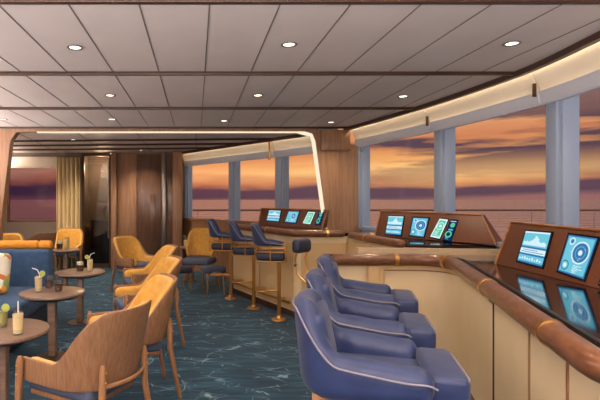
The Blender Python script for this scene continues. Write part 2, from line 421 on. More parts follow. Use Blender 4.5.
# lounge ceiling with its panel seams
cl = MB(); cl.prism([(-4.6, -3)]+[(Wn(y)+.2, y) for y in ys]+[(-4.6, 7.12)], CZ, CZ+.12)
for k in range(-8, 12):
    x = -1.067+.38*k
    yy = [y for y in np.linspace(-3, 7.05, 200) if E(y) > x+.01]
    if yy: cl.box((x, (yy[0]+yy[-1])/2, CZ-.001), (.008, yy[-1]-yy[0], .004), mi=1)
struct(cl.build('ceiling', [M['ceil'], M['seam']], smooth=False))
tn = 1
for y in (-.35, 1.1, 2.51, 3.97, 5.5, 6.98):
    b = MB().box(((E(y)-4.6)/2, y, CZ-.012), (E(y)+4.6, .04, .03), bev=.004)
    struct(b.build('trim_%d' % tn, M['dark_wood'])); tn += 1
b = MB().slab([(p[0], p[1]) for p in EDGE], -.02, .025, CZ-.045, CZ+.005)
struct(b.build('trim_%d' % tn, M['dark_wood'])); tn += 1
# far room ceiling
FZ = 2.5
fc = MB().prism([(-4.6, 7.12), (F1.x+.35, 7.12), (G1.x+.15, G1.y+.1), (G0.x+.15, 10.55), (-4.6, 10.55)], FZ, FZ+.17)
for x0, x1 in ((-3.6, -3.9), (-2.7, -2.95), (-1.8, -1.95), (-.9, -.95), (0, 0)):
    fc.tube([(x0, 7.3, FZ-.001), (x1, 10.3, FZ-.001)], .006, 4, mi=1)
struct(fc.build('ceiling_far', [M['ceil'], M['seam']], smooth=False))
for y, dy in ((8.15, -.28), (8.85, -.3), (9.6, -.3)):
    xr = F0.x+(F1.x-F0.x)*(F0.y-(y+dy))/(F0.y-F1.y)
    b = MB().tube([(-4.6, y+.12, FZ-.008), (xr-.02, y+dy, FZ-.008)], .024, 4)
    struct(b.build('trim_%d' % tn, M['dark_wood'])); tn += 1
b = MB().slab([tuple(F0), tuple(F1)], -.02, .02, FZ-.05, FZ+.005); struct(b.build('trim_%d' % tn, M['dark_wood'])); tn += 1

# arched portal between lounge and far room
def portal_outline(grow):
    xt0, xt1, xb0, xb1 = -2.70-grow, 1.72+grow, -2.99-grow, 2.06+grow
    zt = 2.485+grow*.55
    return fillet([(xb0, 0), (xt0, zt), (xt1, zt), (xb1, 0)], [.14, .14], 8)
inn = portal_outline(0); led_o = portal_outline(.0)
b = MB(); out_r = [(-4.6, 0), (-4.6, CZ-.002), (E(7.05)+.3, CZ-.002), (E(7.05)+.3, 0)]
Pn, _ = arc_sample(inn, 60); po = []
def outer_pt(p):
    x, z = p
    if z > 2.3: return (x, CZ-.002)
    return (-4.6 if x < 0 else E(7.05)+.3, z)
for y0, y1 in ((7.02, 7.16),):
    rows = []
    for p in Pn:
        q = outer_pt(p); rows.append([(p[0], y0, p[1]), (q[0], y0, q[1]), (q[0], y1, q[1]), (p[0], y1, p[1])])
    vs = b.grid(rows, 0, closed=True)
b.box((1.96, 7.016, 2.30), (.012, .012, .5)); b.box((2.10, 7.014, 1.2), (.01, .01, 2.4))
b.box((2.04, 7.0, 2.36), (.42, .05, .30), bev=.01)
struct(b.build('wall_portal', M['wall_wood']))
Pl, _ = arc_sample(inn, 80); rows = []
for i, p in enumerate(Pl):
    a = Pl[max(i-1, 0)]; c = Pl[min(i+1, 79)]; d = np.array(c)-np.array(a); d = d/np.linalg.norm(d); nr = np.array([d[1], -d[0]])
    w = .022 if p[1] > 2.42 and p[0] < 1.55 else .052
    q = np.array(p)+nr*w; rows.append([(p[0], 7.0, p[1]), (p[0], 7.018, p[1]), (q[0], 7.018, q[1]), (q[0], 7.0, q[1])])
half = len(rows)
b = MB(); b.grid(rows[24:], 0, closed=True); struct(b.build('trim_%d' % tn, M['led_arch'])); tn += 1

# back wall of the far room
BY = 10.4
def bx(px): return (px-196)*BY/480
def bz(py): return 1.5+(199-py)*BY/480
wb = MB()
wb.box(((-4.6+bx(7))/2, BY+.06, 1.25), (bx(7)+4.6, .12, 2.5))                       # left of window
wb.box(((bx(7)+bx(60))/2, BY+.06, .5), (bx(60)-bx(7), .12, 1.0))
wb.box(((bx(7)+bx(60))/2, BY+.06, (2.5+bz(164))/2), (bx(60)-bx(7), .12, 2.5-bz(164)))
wb.box(((bx(60)+bx(83))/2, BY+.06, 1.25), (bx(83)-bx(60), .12, 2.5))
struct(wb.build('wall_back', M['shade_grey'], smooth=False))
wp = MB(); x0, x1 = bx(112), bx(186)
wp.box(((x0+x1)/2, BY+.06, 1.25), (x1-x0, .12, 2.5))
wp.box(((bx(112)+bx(117))/2, BY-.06, 1.25), (bx(117)-bx(112), .14, 2.5), bev=.008)
wp.box(((bx(118)+bx(136))/2, BY-.01, 1.25), (bx(135.5)-bx(118), .03, 2.46), bev=.006)
struct(wp.build('wall_panelling', M['wall_wood']))
wp = MB(); wp.box(((bx(137)+bx(161))/2, BY-.02, 1.25), (bx(161)-bx(137), .05, 2.44), bev=.006)
wp.box(((bx(150)+bx(156))/2, BY-.05, 1.1), (bx(156)-bx(150), .03, 1.0), bev=.004)  # raised strip in place of a dark reflection on the glossy panel
wp.box(((bx(168)+bx(174))/2, BY-.03, 1.25), (bx(174)-bx(168), .07, 2.44), bev=.006)
struct(wp.build('trim_%d' % tn, M['wall_wood2'])); tn += 1
wp = MB(); wp.box(((bx(162)+bx(166.5))/2, BY-.05, 1.3), (bx(166.5)-bx(162), .10, 2.38), bev=.02); struct(wp.build('trim_%d' % tn, M['steel'])); tn += 1
wn = MB().box(((bx(7)+bx(60))/2, BY+.05, (1.0+bz(164))/2), (bx(60)-bx(7), .012, bz(164)-1.0)).build('window_1', M['pane_tint'], smooth=False); struct(wn)
b = MB()
for z in (1.02, bz(164)-.02): b.box(((bx(7)+bx(60))/2, BY+.03, z), (bx(60)-bx(7), .06, .05), bev=.005)
for x in (bx(7)+.02, bx(60)-.02): b.box((x, BY+.03, (1+bz(164))/2), (.05, .06, bz(164)-1), bev=.005)
b.build('window_frame', M['wall_wood2'], wn)
b = MB().box(((bx(8)+bx(58))/2, BY-.05, (bz(157)+bz(167))/2), (bx(58)-bx(8), .08, bz(157)-bz(167)), bev=.02, seg=3)
b.box(((bx(8)+bx(58))/2, BY-.05, bz(167)-.012), (bx(58)-bx(8)-.02, .05, .024))
tag(b.build('roller_blind', M['blind']), 'cream blind rolled up over the purple-lit window in the back wall', 'window blind')
# curtain
rows = []
for zz in (bz(158), bz(190), bz(225), .04):
    r = []
    for i in range(90):
        x = bx(58.3)+(bx(82)-bx(58.3))*i/89; r.append((x, BY-.14+.05*math.sin(i*.40)+.012*math.sin(i*.31), zz))
    rows.append(r)
b = MB(); b.grid(rows); o = b.build('curtain', M['curtain']); md = o.modifiers.new('thickness', 'SOLIDIFY'); md.thickness = .01
tag(o, 'tall pale gold pleated curtain beside the glass door at the back', 'curtain')
# glass door with the dim vestibule behind it
dr = MB().box(((bx(83)+bx(110))/2, BY, 1.23), (bx(110)-bx(83), .014, 2.42)).build('door_1', M['door_glass'], smooth=False); struct(dr)
b = MB(); b.box((bx(83.3), BY, 1.24), (.05, .06, 2.46)); b.box(((bx(83)+bx(110))/2, BY, 2.46), (bx(110)-bx(83), .06, .07)); b.box((bx(110.5), BY, 1.24), (.05, .06, 2.46))
b.build('door_frame', M['bronze'], dr)
b = MB().tube([(bx(109), BY-.06, bz(238)), (bx(109), BY-.06, bz(160))], .016, 10); b.box((bx(109), BY-.03, bz(165)), (.02, .06, .02)); b.box((bx(109), BY-.03, bz(230)), (.02, .06, .02))
b.build('door_handle', M['steel'], dr)
b = MB(); b.box(((bx(80)+bx(114))/2, BY+1.2, 1.25), (bx(114)-bx(80)+.4, .1, 2.5)); b.box((bx(80)-.1, BY+.66, 1.25), (.08, 1.1, 2.5)); b.box((bx(114)+.1, BY+.66, 1.25), (.08, 1.1, 2.5))
b.box(((bx(80)+bx(114))/2, BY+.66, -.06), (bx(114)-bx(80)+.3, 1.1, .1)); b.box(((bx(80)+bx(114))/2, BY+.66, 2.55), (bx(114)-bx(80)+.3, 1.1, .1))
struct(b.build('wall_vestibule', M['shade_grey'], smooth=False))
l = bpy.data.lights.new('vestibule_fill', 'POINT'); l.energy = 40; l.color = (1, .82, .62); l.shadow_soft_size = .1  # point lamp added to brighten the dark vestibule behind the glass
o = bpy.data.objects.new('vestibule_fill', l); C.objects.link(o); o.location = (bx(97), BY+.6, 2.2)
t = thing('console_table', 'dark console table behind the glass door', 'table', (bx(98)-.04, BY+.93, 0))
MB().box((0, 0, 1.02), (.66, .26, .04), bev=.006).build('table_top', M['steel'], t)
MB().box((0, 0, .5), (.6, .22, 1.0), bev=.01).build('cabinet', M['black'], t)
b = MB()
for k in range(5): b.tube([(.15*math.cos(a)*math.cos(k*PI/5), .15*math.cos(a)*math.sin(k*PI/5)*.6, .155+.15*math.sin(a)) for a in np.linspace(0, 2*PI, 25)], .012, 6)
b.lathe([(0, 0), (.06, 0), (.06, .012), (0, .012)], n=16)
o = b.build('ring_ornament', M['bronze']); o.location = (bx(101)+.02, BY+.93, 1.05); tag(o, 'round bronze ornament on the console table behind the glass door', 'ornament')

for x, y, w, d, h in ((-4.2, 3.0, .7, 9.2, 1.2), (-.8, -1.6, 5.2, 1.4, 1.0), (-4.38, 8.75, .26, 3.1, 1.82)):   # added unseen troughs, screening the fill uplights from the window reflections
    b = MB(); b.box((x, y, h-.06), (w, d, .04))
    for sx_ in (-1, 1): b.box((x+sx_*w/2, y, h+.01), (.03, d+.03, .18))
    for sy in (-1, 1): b.box((x, y+sy*d/2, h+.01), (w+.03, .03, .18))
    b.box((x, y, (h-.08)/2), (w*.5, d*.96, h-.08))
    struct(b.build('trim_%d' % tn, M['blind'])); tn += 1

# right-hand wall below the windows, mullions, panes
wr = MB().slab([(Wn(y), y) for y in np.linspace(7.02, 0.6, 40)], -.12, .06, 0, 1.06)
wr.slab([(Wn(y), y) for y in np.linspace(7.02, 0.6, 40)], -.16, .10, 1.06, 1.10)
struct(wr.build('wall_right', M['frame_blue']))
wr = MB().slab([tuple(G1), tuple(G0)], -.10, .06, 0, 1.06); wr.slab([tuple(G1), tuple(G0)], -.14, .10, 1.06, 1.10)
struct(wr.build('wall_right_far', M['wall_wood']))
def solve_y(px):
    lo, hi = .5, 9
    for _ in range(50):
        m = (lo+hi)/2
        if (px-196)*m/480 < Wn(m): lo = m
        else: hi = m
    return lo
my = [7.0, solve_y(363.5), solve_y(445.5), solve_y(563.5), 2.25, .75]
my[0] = 7.14
wi = 2
def mullion(p, d, w, z0, z1, parent):
    b = MB(); a = math.atan2(d[1], d[0])
    b.box((p[0], p[1], (z0+z1)/2), (w, .13, z1-z0), rz=a, bev=.012)
    nx, ny = -d[1], d[0]
    if nx > 0: nx, ny = -nx, -ny
    b.box((p[0]+nx*.07, p[1]+ny*.07, (z0+z1)/2), (w*.62, .04, z1-z0), rz=a, bev=.01)
    return b.build('mullion', M['frame_blue'], parent)
for i in range(1, len(my)):
    a, c = my[i-1], my[i]
    path = [(Wn(y)-.01, y) for y in np.linspace(a, c, 9)]
    o = MB().slab(path, -.006, .006, 1.09, 2.52).build('window_%d' % wi, M['pane']); struct(o); wi += 1
    d = Vector((Wn(c-.1)-Wn(c+.1), -.2)).normalized()
    mullion((Wn(c)-.01, c), d, .2, 1.08, 2.54, o)
def far_pt(px):
    k = (px-196)/480; lo, hi = -.3, 1.3
    P = lambda t: G0+(G1-G0)*t
    for _ in range(50):
        m = (lo+hi)/2; q = P(m)
        if q.x/q.y < k: lo = m
        else: hi = m
    return P(lo)
fm = [G0, far_pt(187.5), far_pt(234.5), far_pt(282), G1]
for i in range(1, len(fm)):
    o = MB().slab([tuple(fm[i-1]), tuple(fm[i])], -.006, .006, 1.09, 2.49).build('window_%d' % wi, M['pane']); struct(o); wi += 1
    if i < 4: mullion(tuple(fm[i]), fd, .21, 1.08, 2.49, o)

# blind boxes above the windows
def blind(path, ztop, h, label):
    root = thing('blind_box', label, 'window blind', (path[0][0], path[0][1], ztop-h), group='fabric blinds above the curved windows')
    def prof(k, pts, mi, name, m):
        b = MB(); rows = []
        for i, p in enumerate(path):
            a = Vector(path[max(i-1, 0)]); c = Vector(path[min(i+1, len(path)-1)]); d = (c-a).normalized(); n = Vector((-d.y, d.x))
            if n.x < 0: n = -n
            rows.append([(p[0]+n.x*o, p[1]+n.y*o, z) for o, z in pts])
        v = b.grid(rows, closed=True); b.f(v[0][::-1]); b.f(v[-1]); return b.build(name, m, root, world=True)
    zt = ztop
    fab = [(.06+.0*0, zt-.03)] + [(.06+.075*math.sin(t*PI/2)*1.0, zt-.03-(h*.62)*t) for t in np.linspace(.1, 1, 7)] + [(.155, zt-h*.66), (.16, zt-.02)]
    prof(0, fab, 0, 'blind_fabric', M['blind'])
    lip = [(.115, zt-h*.64), (.125, zt-h*.70), (.135, zt-h+.02), (.15, zt-h), (.185, zt-h), (.19, zt-h*.64)]
    prof(0, lip, 0, 'bottom_bar', M['blind_lip'])
    led = [(.03, zt-.022), (.055, zt-.022), (.055, zt-.008), (.03, zt-.008)]
    prof(0, led, 0, 'light_strip', M['led'])
    return root
def edge_y(px):
    lo, hi = .3, 9
    for _ in range(50):
        m = (lo+hi)/2
        if (px-196)*m/480 < E(m)+.06: lo = m
        else: hi = m
    return lo
y1, y2 = edge_y(424), edge_y(530)
for a, c, lb in ((7.0, y1+.008, 'lit cream blind above the windows right of the wooden portal wall'), (y1-.008, y2+.008, 'lit cream blind above the window between the two widest pillars'), (y2-.008, .7, 'lit cream blind in the top right corner, nearest the viewer')):
    blind([(E(y), y) for y in np.linspace(a, c, 26)], CZ, .29, lb)
for y, lb in ((y1, 'small bracket between the middle and the far blind'), (y2, 'small bracket between the middle and the nearest blind')):
    o = MB().box((0, 0, 0), (.03, .010, .11), bev=.002).build('blind_bracket', M['bronze']); o.location = (E(y)+.095, y, CZ-.17); tag(o, lb, 'bracket')
Q = far_pt(268); tq = (Q-G0).length/(G1-G0).length
Ff = lambda t: tuple(F0+(F1-F0)*t)
Q0 = F0+fd*((Vector((1.17, 7.98))-F0).dot(fd)); tq = (Q0-F0).length/(F1-F0).length
blind([Ff(t) for t in np.linspace(.04, tq-.006, 8)], FZ, .30, 'lit cream blind above the far windows, left of the hanging bracket')
blind([Ff(t) for t in np.linspace(tq+.006, .985, 8)], FZ, .30, 'lit cream blind above the far windows, between bracket and lit arch')
o = MB().box((0, 0, 0), (.03, .05, .30), bev=.004).build('blind_bracket', M['brass']); o.location = (Ff(tq)[0]+.03, Ff(tq)[1]-.02, FZ-.2); tag(o, 'brass bracket hanging between the two far blinds', 'bracket')
# pier between portal and first window, and jamb at the back
b = MB().box((bx(177)+.02, BY-.18, 1.25), (.20, .3, 2.5), bev=.01); struct(b.build('trim_%d' % tn, M['wall_wood'])); tn += 1

# ------------------------------------------------------------------ outside
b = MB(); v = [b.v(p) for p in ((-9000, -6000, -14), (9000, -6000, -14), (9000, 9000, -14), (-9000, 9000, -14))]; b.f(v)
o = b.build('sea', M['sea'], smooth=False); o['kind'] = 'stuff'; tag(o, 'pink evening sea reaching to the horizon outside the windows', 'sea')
struct(MB().prism([(-.1, 10.8), (2.2, 7.6), (3.3, 6.4), (3.6, 1), (15.6, 1), (15.6, 15.6), (-.1, 15.6)], -.12, -.02).build('floor_deck', M['deck'], smooth=False))
t = thing('deck_railing', 'thin dark railing on the deck outside the windows', 'railing', (0, 15, -.02))
MB().tube([(-.1, 0, 1.17), (15.5, 0, 1.17)], .028, 8).build('top_rail', M['rail_dark'], t)
for x in (.05, 2.6, 5.2, 7.8, 10.5, 12.45, 15.3): MB().tube([(x, 0, 0), (x, 0, 1.17)], .018, 8).build('post', M['steel'], t)

# ------------------------------------------------------------------ downlights
def downlight(x, y, z, label, power=28, group='recessed ceiling lights'):
    t = thing('downlight', label, 'ceiling light', (x, y, z), group=group)
    MB().lathe([(.038, .0), (.054, -.003), (.056, -.007), (.052, -.009), (.038, -.006), (.036, .0)], n=24).build('ring', M['lamp_ring'], t)
    MB().lathe([(0, -.004), (.037, -.004), (.037, -.001), (0, -.001)], n=20).build('lens', M['lamp'], t)
    l = bpy.data.lights.new('downlight_beam', 'SPOT'); l.energy = power*LAMP; l.color = (1, .80, .58); l.spot_size = math.radians(125); l.spot_blend = .8; l.shadow_soft_size = .05
    lo = bpy.data.objects.new('downlight_beam', l); C.objects.link(lo); lo.parent = t; lo.location = (0, 0, -.03)
pos = ('leftmost', 'second from left', 'third from left', 'rightmost')
c = CZ-1.5
for px, py, w in ((75, 47, 'left'), (289, 44, 'middle'), (512, 43, 'right')):
    Z = c*480/(199-py); downlight((px-196)*Z/480, Z, CZ, '%s recessed light of the nearest ceiling row' % w)
for px, py, w in ((110, 95, 'left'), (258, 95, 'middle'), (403, 96, 'right')):
    Z = c*480/(199-py); downlight((px-196)*Z/480, Z, CZ, '%s recessed light of the second ceiling row' % w)
for (px, py), w in zip(((3, 119), (112, 119), (224, 120.5), (331, 122)), pos):
    Z = c*480/(199-py); downlight((px-196)*Z/480, Z, CZ, '%s recessed light of the third ceiling row, before the arch' % w)
for px, py, w in ((21.8, 145.8, 'far room ceiling light nearest the left end of the arch'), (73, 139.4, 'far room ceiling light just beyond the lit arch'), (84.5, 148.5, 'far room ceiling light in front of the glass door'), (141, 150, 'far room ceiling light in front of the wood panelled wall')):
    Z = 480/(199-py); downlight((px-196)*Z/480, Z, FZ, w, 60)
for x in (-.8, .6, 1.7):
    for y in (1.8, .4): downlight(x, y, CZ, 'recessed ceiling light above the viewer', group='recessed ceiling lights behind the viewer')

# ------------------------------------------------------------------ consoles
def rail(path, z, r, parent, rings, name='handrail'):
    pts = [(p[0], p[1], z) for p in path]
    P, Ln = arc_sample(pts, 120)
    b = MB(); k = len(P); rs = [r*(math.sqrt(max(.05, 1-((.04-min(i, k-1-i)*Ln/k)/.04)**2)) if min(i, k-1-i)*Ln/k < .04 else 1) for i in range(k)]
    b.tube([tuple(p) for p in P], rs, 16); o = b.build(name, M['rail_wood'], parent, world=True)
    t = np.linspace(0, Ln, 120)
    for s in rings:
        f = lambda q: Vector([float(np.interp(q, t, P[:, i])) for i in range(3)])
        MB().tube([f(s-.016), f(s+.016)], r*1.09, 20).build('ring', M['brass'], o, world=True)
    return o
def quad_map(q):
    bl, br, tr, tl = q
    return lambda u, v: (bl*(1-u)+br*u)*(1-v)+(tl*(1-u)+tr*u)*v
def screen(parent, q, design, nrm):
    f = quad_map(q); b = MB()
    def P(u, v, h): return f(u, v)+nrm*h
    cs = [P(-.06, -.05, .002), P(1.06, -.05, .002), P(1.06, 1.05, .002), P(-.06, 1.05, .002)]
    b.hull8([c_-nrm*.004 for c_ in cs], [c_+nrm*.004 for c_ in cs], SCK.index('dark'))
    def rect(u0, v0, u1, v1, c, h):
        b.f([b.v(P(*a, h)) for a in ((u0, v0), (u1, v0), (u1, v1), (u0, v1))], SCK.index(c))
    asp = (q[1]-q[0]).length/(q[3]-q[0]).length
    def disc(u, v, r0, r1, c, h, a0=0, a1=2*PI, n=28):
        for i in range(n):
            t0, t1 = a0+(a1-a0)*i/n, a0+(a1-a0)*(i+1)/n
            pts = [(u+r*math.cos(t)/asp, v+r*math.sin(t)) for r, t in ((r0, t0), (r1, t0), (r1, t1), (r0, t1))]
            if r0 == 0: pts = pts[1:]+[(u, v)]; pts = [pts[0], pts[1], pts[3]]
            b.f([b.v(P(*a, h)) for a in pts], SCK.index(c))
    h0, h1, h2, h3 = .0075, .0085, .0095, .0105
    if design == 'chart':      # bands of bar charts
        rect(0, 0, 1, 1, 'blue', h0); rect(0, .52, 1, .95, 'cyan', h1); rect(0, .95, 1, 1, 'white', h2); rect(0, .30, 1, .46, 'white', h1); rect(0, .05, 1, .24, 'cyan', h1)
        for i in range(15):
            u = .05+.9*i/15; hh = .1+.2*math.exp(-((u-.5)/.12)**2)+.05*random.random(); rect(u, .56, u+.055, .56+hh, 'white', h2)
        for i in range(9): rect(.05+.1*i, .10, .11+.1*i, .13+.06*random.random(), 'white', h2)
        rect(.05, .34, .95, .36, 'blue', h2); rect(.1, .40, .7, .42, 'blue', h2)
    elif design == 'radar':
        rect(0, 0, 1, 1, 'blue', h0); rect(.04, .04, .96, .96, 'cyan', h1)
        disc(.62, .58, .0, .27, 'blue', h2); disc(.62, .58, .25, .29, 'white', h3); disc(.62, .58, .15, .165, 'cyan', h3); disc(.62, .58, 0, .07, 'white', h3)
        disc(.22, .84, .07, .10, 'white', h2); disc(.22, .84, 0, .05, 'blue', h2); disc(.2, .2, .11, .13, 'deep', h2); disc(.2, .2, 0, .06, 'white', h2)
        for i in range(6): rect(.5, .06+.035*i, .62+.3*random.random(), .075+.035*i, 'white', h2)
        for i in range(8): disc(random.uniform(.06, .94), random.uniform(.06, .94), 0, .014, 'white', h3, n=8)
    elif design == 'list':
        rect(0, 0, 1, 1, 'white', h0); rect(.12, .08, .88, .92, 'green', h1)
        disc(.5, .62, .16, .20, 'white', h2); disc(.5, .62, 0, .08, 'white', h2)
        for i in range(6): rect(.2, .12+.045*i, .55+.25*random.random(), .14+.045*i, 'white', h2)
    else:                      # dim gauges
        rect(0, 0, 1, 1, 'deep', h0); disc(.4, .3, .10, .17, 'green', h1); rect(.2, .5, .8, .56, 'cyan', h1); disc(.55, .76, 0, .12, 'green', h1); rect(.1, .93, .9, .96, 'white', h1)
        for i in range(4): rect(.15, .06+.03*i, .4+.4*random.random(), .072+.03*i, 'cyan', h1)
    return b.build('screen', [SC[k] for k in SCK], parent, smooth=False, world=True)
def dashboard(parent, bl, br, tl, trpx, depth, screens):
    nrm = (br-bl).cross(tl-bl).normalized()
    if nrm.dot(Vector((0, 0, 1.5))-bl) < 0: nrm = -nrm
    tr = hit(*trpx, bl, nrm); out = Vector((-nrm.x, -nrm.y, 0)).normalized()*depth
    b = MB(); b.hull8([bl, br, br+out*1.6, bl+out*1.6], [tl, tr, tr+out*.6, tl+out*.6], bev=.008)
    d = b.build('dashboard', M['dash'], parent, world=True)
    e = MB(); off = nrm*.002
    e.tube([bl+off, tl+off, tr+off, br+off], .009, 8); e.build('edge_trim', M['dash_edge'], d, world=True)
    for q, ds in screens: screen(d, [hit(x, y, bl, nrm) for x, y in q], ds, nrm)
    return d
V3 = lambda p, z: Vector((p[0], p[1], z))

# nearest console
r1 = fillet([(1.18, 4.24), (2.24, 4.24), (1.252, 1.44), (2.35, 1.36)], [.30, .12], 10)
f1 = fillet([(1.20, 4.26), (2.268, 4.26), (1.285, 1.47), (2.35, 1.39)], [.30, .11], 10)
t = thing('helm_console', 'long cream console with a walnut handrail in the right foreground', 'console', (2.0, 3.0, 0))
back = [(2.75, 1.42), (2.80, 2.6), (2.82, 4.20), (2.80, 4.38), (1.2, 4.52)]
fi = fillet([(1.20, 4.285), (2.30, 4.285), (1.315, 1.495), (2.35, 1.415)], [.30, .11], 10)
MB().prism(fi+back, 0, .95).build('body', M['cream'], t, world=True)
MB().prism(fi+back, .95, .985).build('glass_top', M['black_glass'], t, world=True)
lip = MB().slab(sub_path(fi, .0, 5.0, 90), -.045, -.025, .955, 1.0); lip.build('top_edge', M['black'], t, world=True)
P1, L1 = arc_sample(f1, 400)
def s_at_y(y):   # arc length where the angled front passes depth y
    tt = np.linspace(0, L1, 400); i = [k for k in range(399) if P1[k][1] >= y > P1[k+1][1] and P1[k][0] > 1.3]
    return tt[i[0]] if i else L1
cuts = [.42]
sA, sB, sC, sD = s_at_y(2.91), s_at_y(2.265), s_at_y(1.84), s_at_y(1.5)
for a, c in ((.0, .30), (.46, sA-.006), (sA+.006, sB-.006), (sB+.006, sC-.006), (sC+.006, L1-.02)):
    MB().slab(sub_path(f1, a, c, 40), -.03, -.012 if a != .46 else -.018, .06, .905 if a != .46 else .88).build('front_panel', M['cream'], t, world=True)
MB().slab(sub_path(f1, .32, .41, 4), -.03, .035, .0, .91).build('pilaster', M['cream_frame'], t, world=True)
for q in (sA, sB, sC): MB().slab(sub_path(f1, q-.008, q+.008, 3), -.03, -.006, .06, .905).build('seam_shade_strip', M['oak_leg'] if q != sA else M['dark_wood'], t, world=True)
fr = MB().slab(sub_path(f1, .42, sA-.008, 40), -.03, .014, .875, .91); fr.slab(sub_path(f1, .42, .46, 3), -.03, .014, .05, .875); fr.build('panel_frame', M['cream_frame'], t, world=True)
fr = MB().slab(sub_path(f1, .46, sA-.008, 40), -.02, -.004, .862, .875); fr.slab(sub_path(f1, .46, .474, 3), -.02, -.004, .05, .862); fr.build('seam_shade_strip', M['oak_leg'], t, world=True)  # oak-brown strips paint the shadow along the inner frame edge
MB().slab(f1, -.03, .008, 0, .06).build('plinth', M['dark_wood'], t, world=True)
rail(r1, .965, .052, t, [.58, 1.02, 2.25, 3.3])
MB().prism([(1.52, 4.50), (2.84, 4.39), (2.84, 4.43), (1.52, 4.58)], .985, 1.04).build('back_ledge', M['ledge'], t, world=True)
bl, br, tl = Vector((2.37, 3.8, .985)), Vector((2.27, 2.2, .985)), Vector((2.50, 3.8, 1.318))
dashboard(t, bl, br, tl, (680, 238), .14, [
    ([(518.4, 261), (542.8, 267.3), (552, 233.5), (527, 231.5)], 'chart'),
    ([(559, 271), (584.7, 279.7), (598.7, 239), (570, 235)], 'radar'),
    ([(601, 284), (632, 294), (652, 245), (617, 241)], 'list')])

# middle console
t = thing('helm_console', 'middle console with brown dashboard of four screens behind the nearest console', 'console', (2.3, 5.2, 0))
r2 = [(1.88, 5.85), (2.0, 4.64)]
body2 = [(1.90, 5.97), (2.03, 4.66), (2.80, 4.47), (2.84, 5.3), (2.62, 6.2), (2.1, 6.35)]
MB().prism(body2, 0, 1.03).build('body', M['cream'], t, world=True)
MB().prism(body2, 1.03, 1.065).build('glass_top', M['black_glass'], t, world=True)
MB().slab([(1.90, 5.95), (2.03, 4.68)], .0, .03, .08, .98).build('front_panel', M['cream_frame'], t, world=True)
rail(r2, 1.06, .045, t, [.45])
bl, br, tl = Vector((2.115, 5.67, 1.065)), Vector((2.77, 4.43, 1.075)), Vector((2.235, 5.80, 1.355))
nrm = (br-bl).cross(tl-bl).normalized()
dashboard(t, bl, br, tl, (482, 215), .09, [
    ([(386, 234), (401, 235.5), (404, 217), (389, 216.5)], 'chart'),
    ([(410, 235.5), (424, 237.5), (429, 218.5), (413.5, 217.8)], 'radar'),
    ([(430.5, 237), (440, 239), (448.5, 220), (440, 219)], 'list'),
    ([(443.5, 240), (451, 241.5), (458, 221), (451, 220.5)], 'dim')])

# far console with the bar front
t = thing('helm_console', 'far console with bar front and screens, beside the bar stools', 'console', (1.4, 6.6, 0))
bp = fillet([(.60, 7.66), (1.26, 6.02), (1.90, 6.02)], [.06], 6)
body3 = bp+[(2.08, 6.40), (1.86, 6.94), (1.10, 7.98)]
MB().prism(body3, 0, 1.035).build('body', M['cream'], t, world=True)
MB().prism(body3, 1.035, 1.075).build('glass_top', M['black_glass'], t, world=True)
MB().slab(sub_path(bp, .05, .85, 6), .0, .016, .1, .95).build('front_panel', M['cream_frame'], t, world=True)
MB().slab(sub_path(bp, .87, 1.72, 6), .0, .016, .1, .95).build('front_panel', M['cream_frame'], t, world=True)
MB().slab(sub_path(bp, 1.82, 2.38, 6), .0, .016, .1, .95).build('front_panel', M['cream_frame'], t, world=True)
MB().slab(bp, .0, .02, 0, .08).build('plinth', M['dark_wood'], t, world=True)
r3 = fillet([(.58, 7.62), (1.235, 5.985), (1.86, 5.985)], [.08], 8)
rail(r3, 1.07, .045, t, [1.1, 2.15])
b = MB().tube([(.58-.10, 7.60, .22), (1.15, 5.93, .22)], .018, 10)
for q in (.15, .5, .85):
    x, y = .48+.67*q, 7.6-1.67*q; b.tube([(x, y, .22), (x+.12, y+.05, .22)], .010, 8)
b.build('foot_rail', M['brass'], t, world=True)
bl, br, tl = Vector((1.025, 7.92, 1.075)), Vector((1.82, 6.92, 1.075)), Vector((1.09, 7.98, 1.345))
dashboard(t, bl, br, tl, (327.5, 210), .07, [
    ([(267, 220.7), (279, 221.7), (281, 211), (269.5, 210.5)], 'chart'),
    ([(285, 222), (296, 223), (299.5, 211.7), (289, 211.3)], 'radar'),
    ([(303, 223.3), (310.5, 224.3), (315.5, 212.2), (308.5, 212)], 'list'),
    ([(315.5, 224.3), (320.5, 225), (324, 212.8), (319, 212.5)], 'dim')])

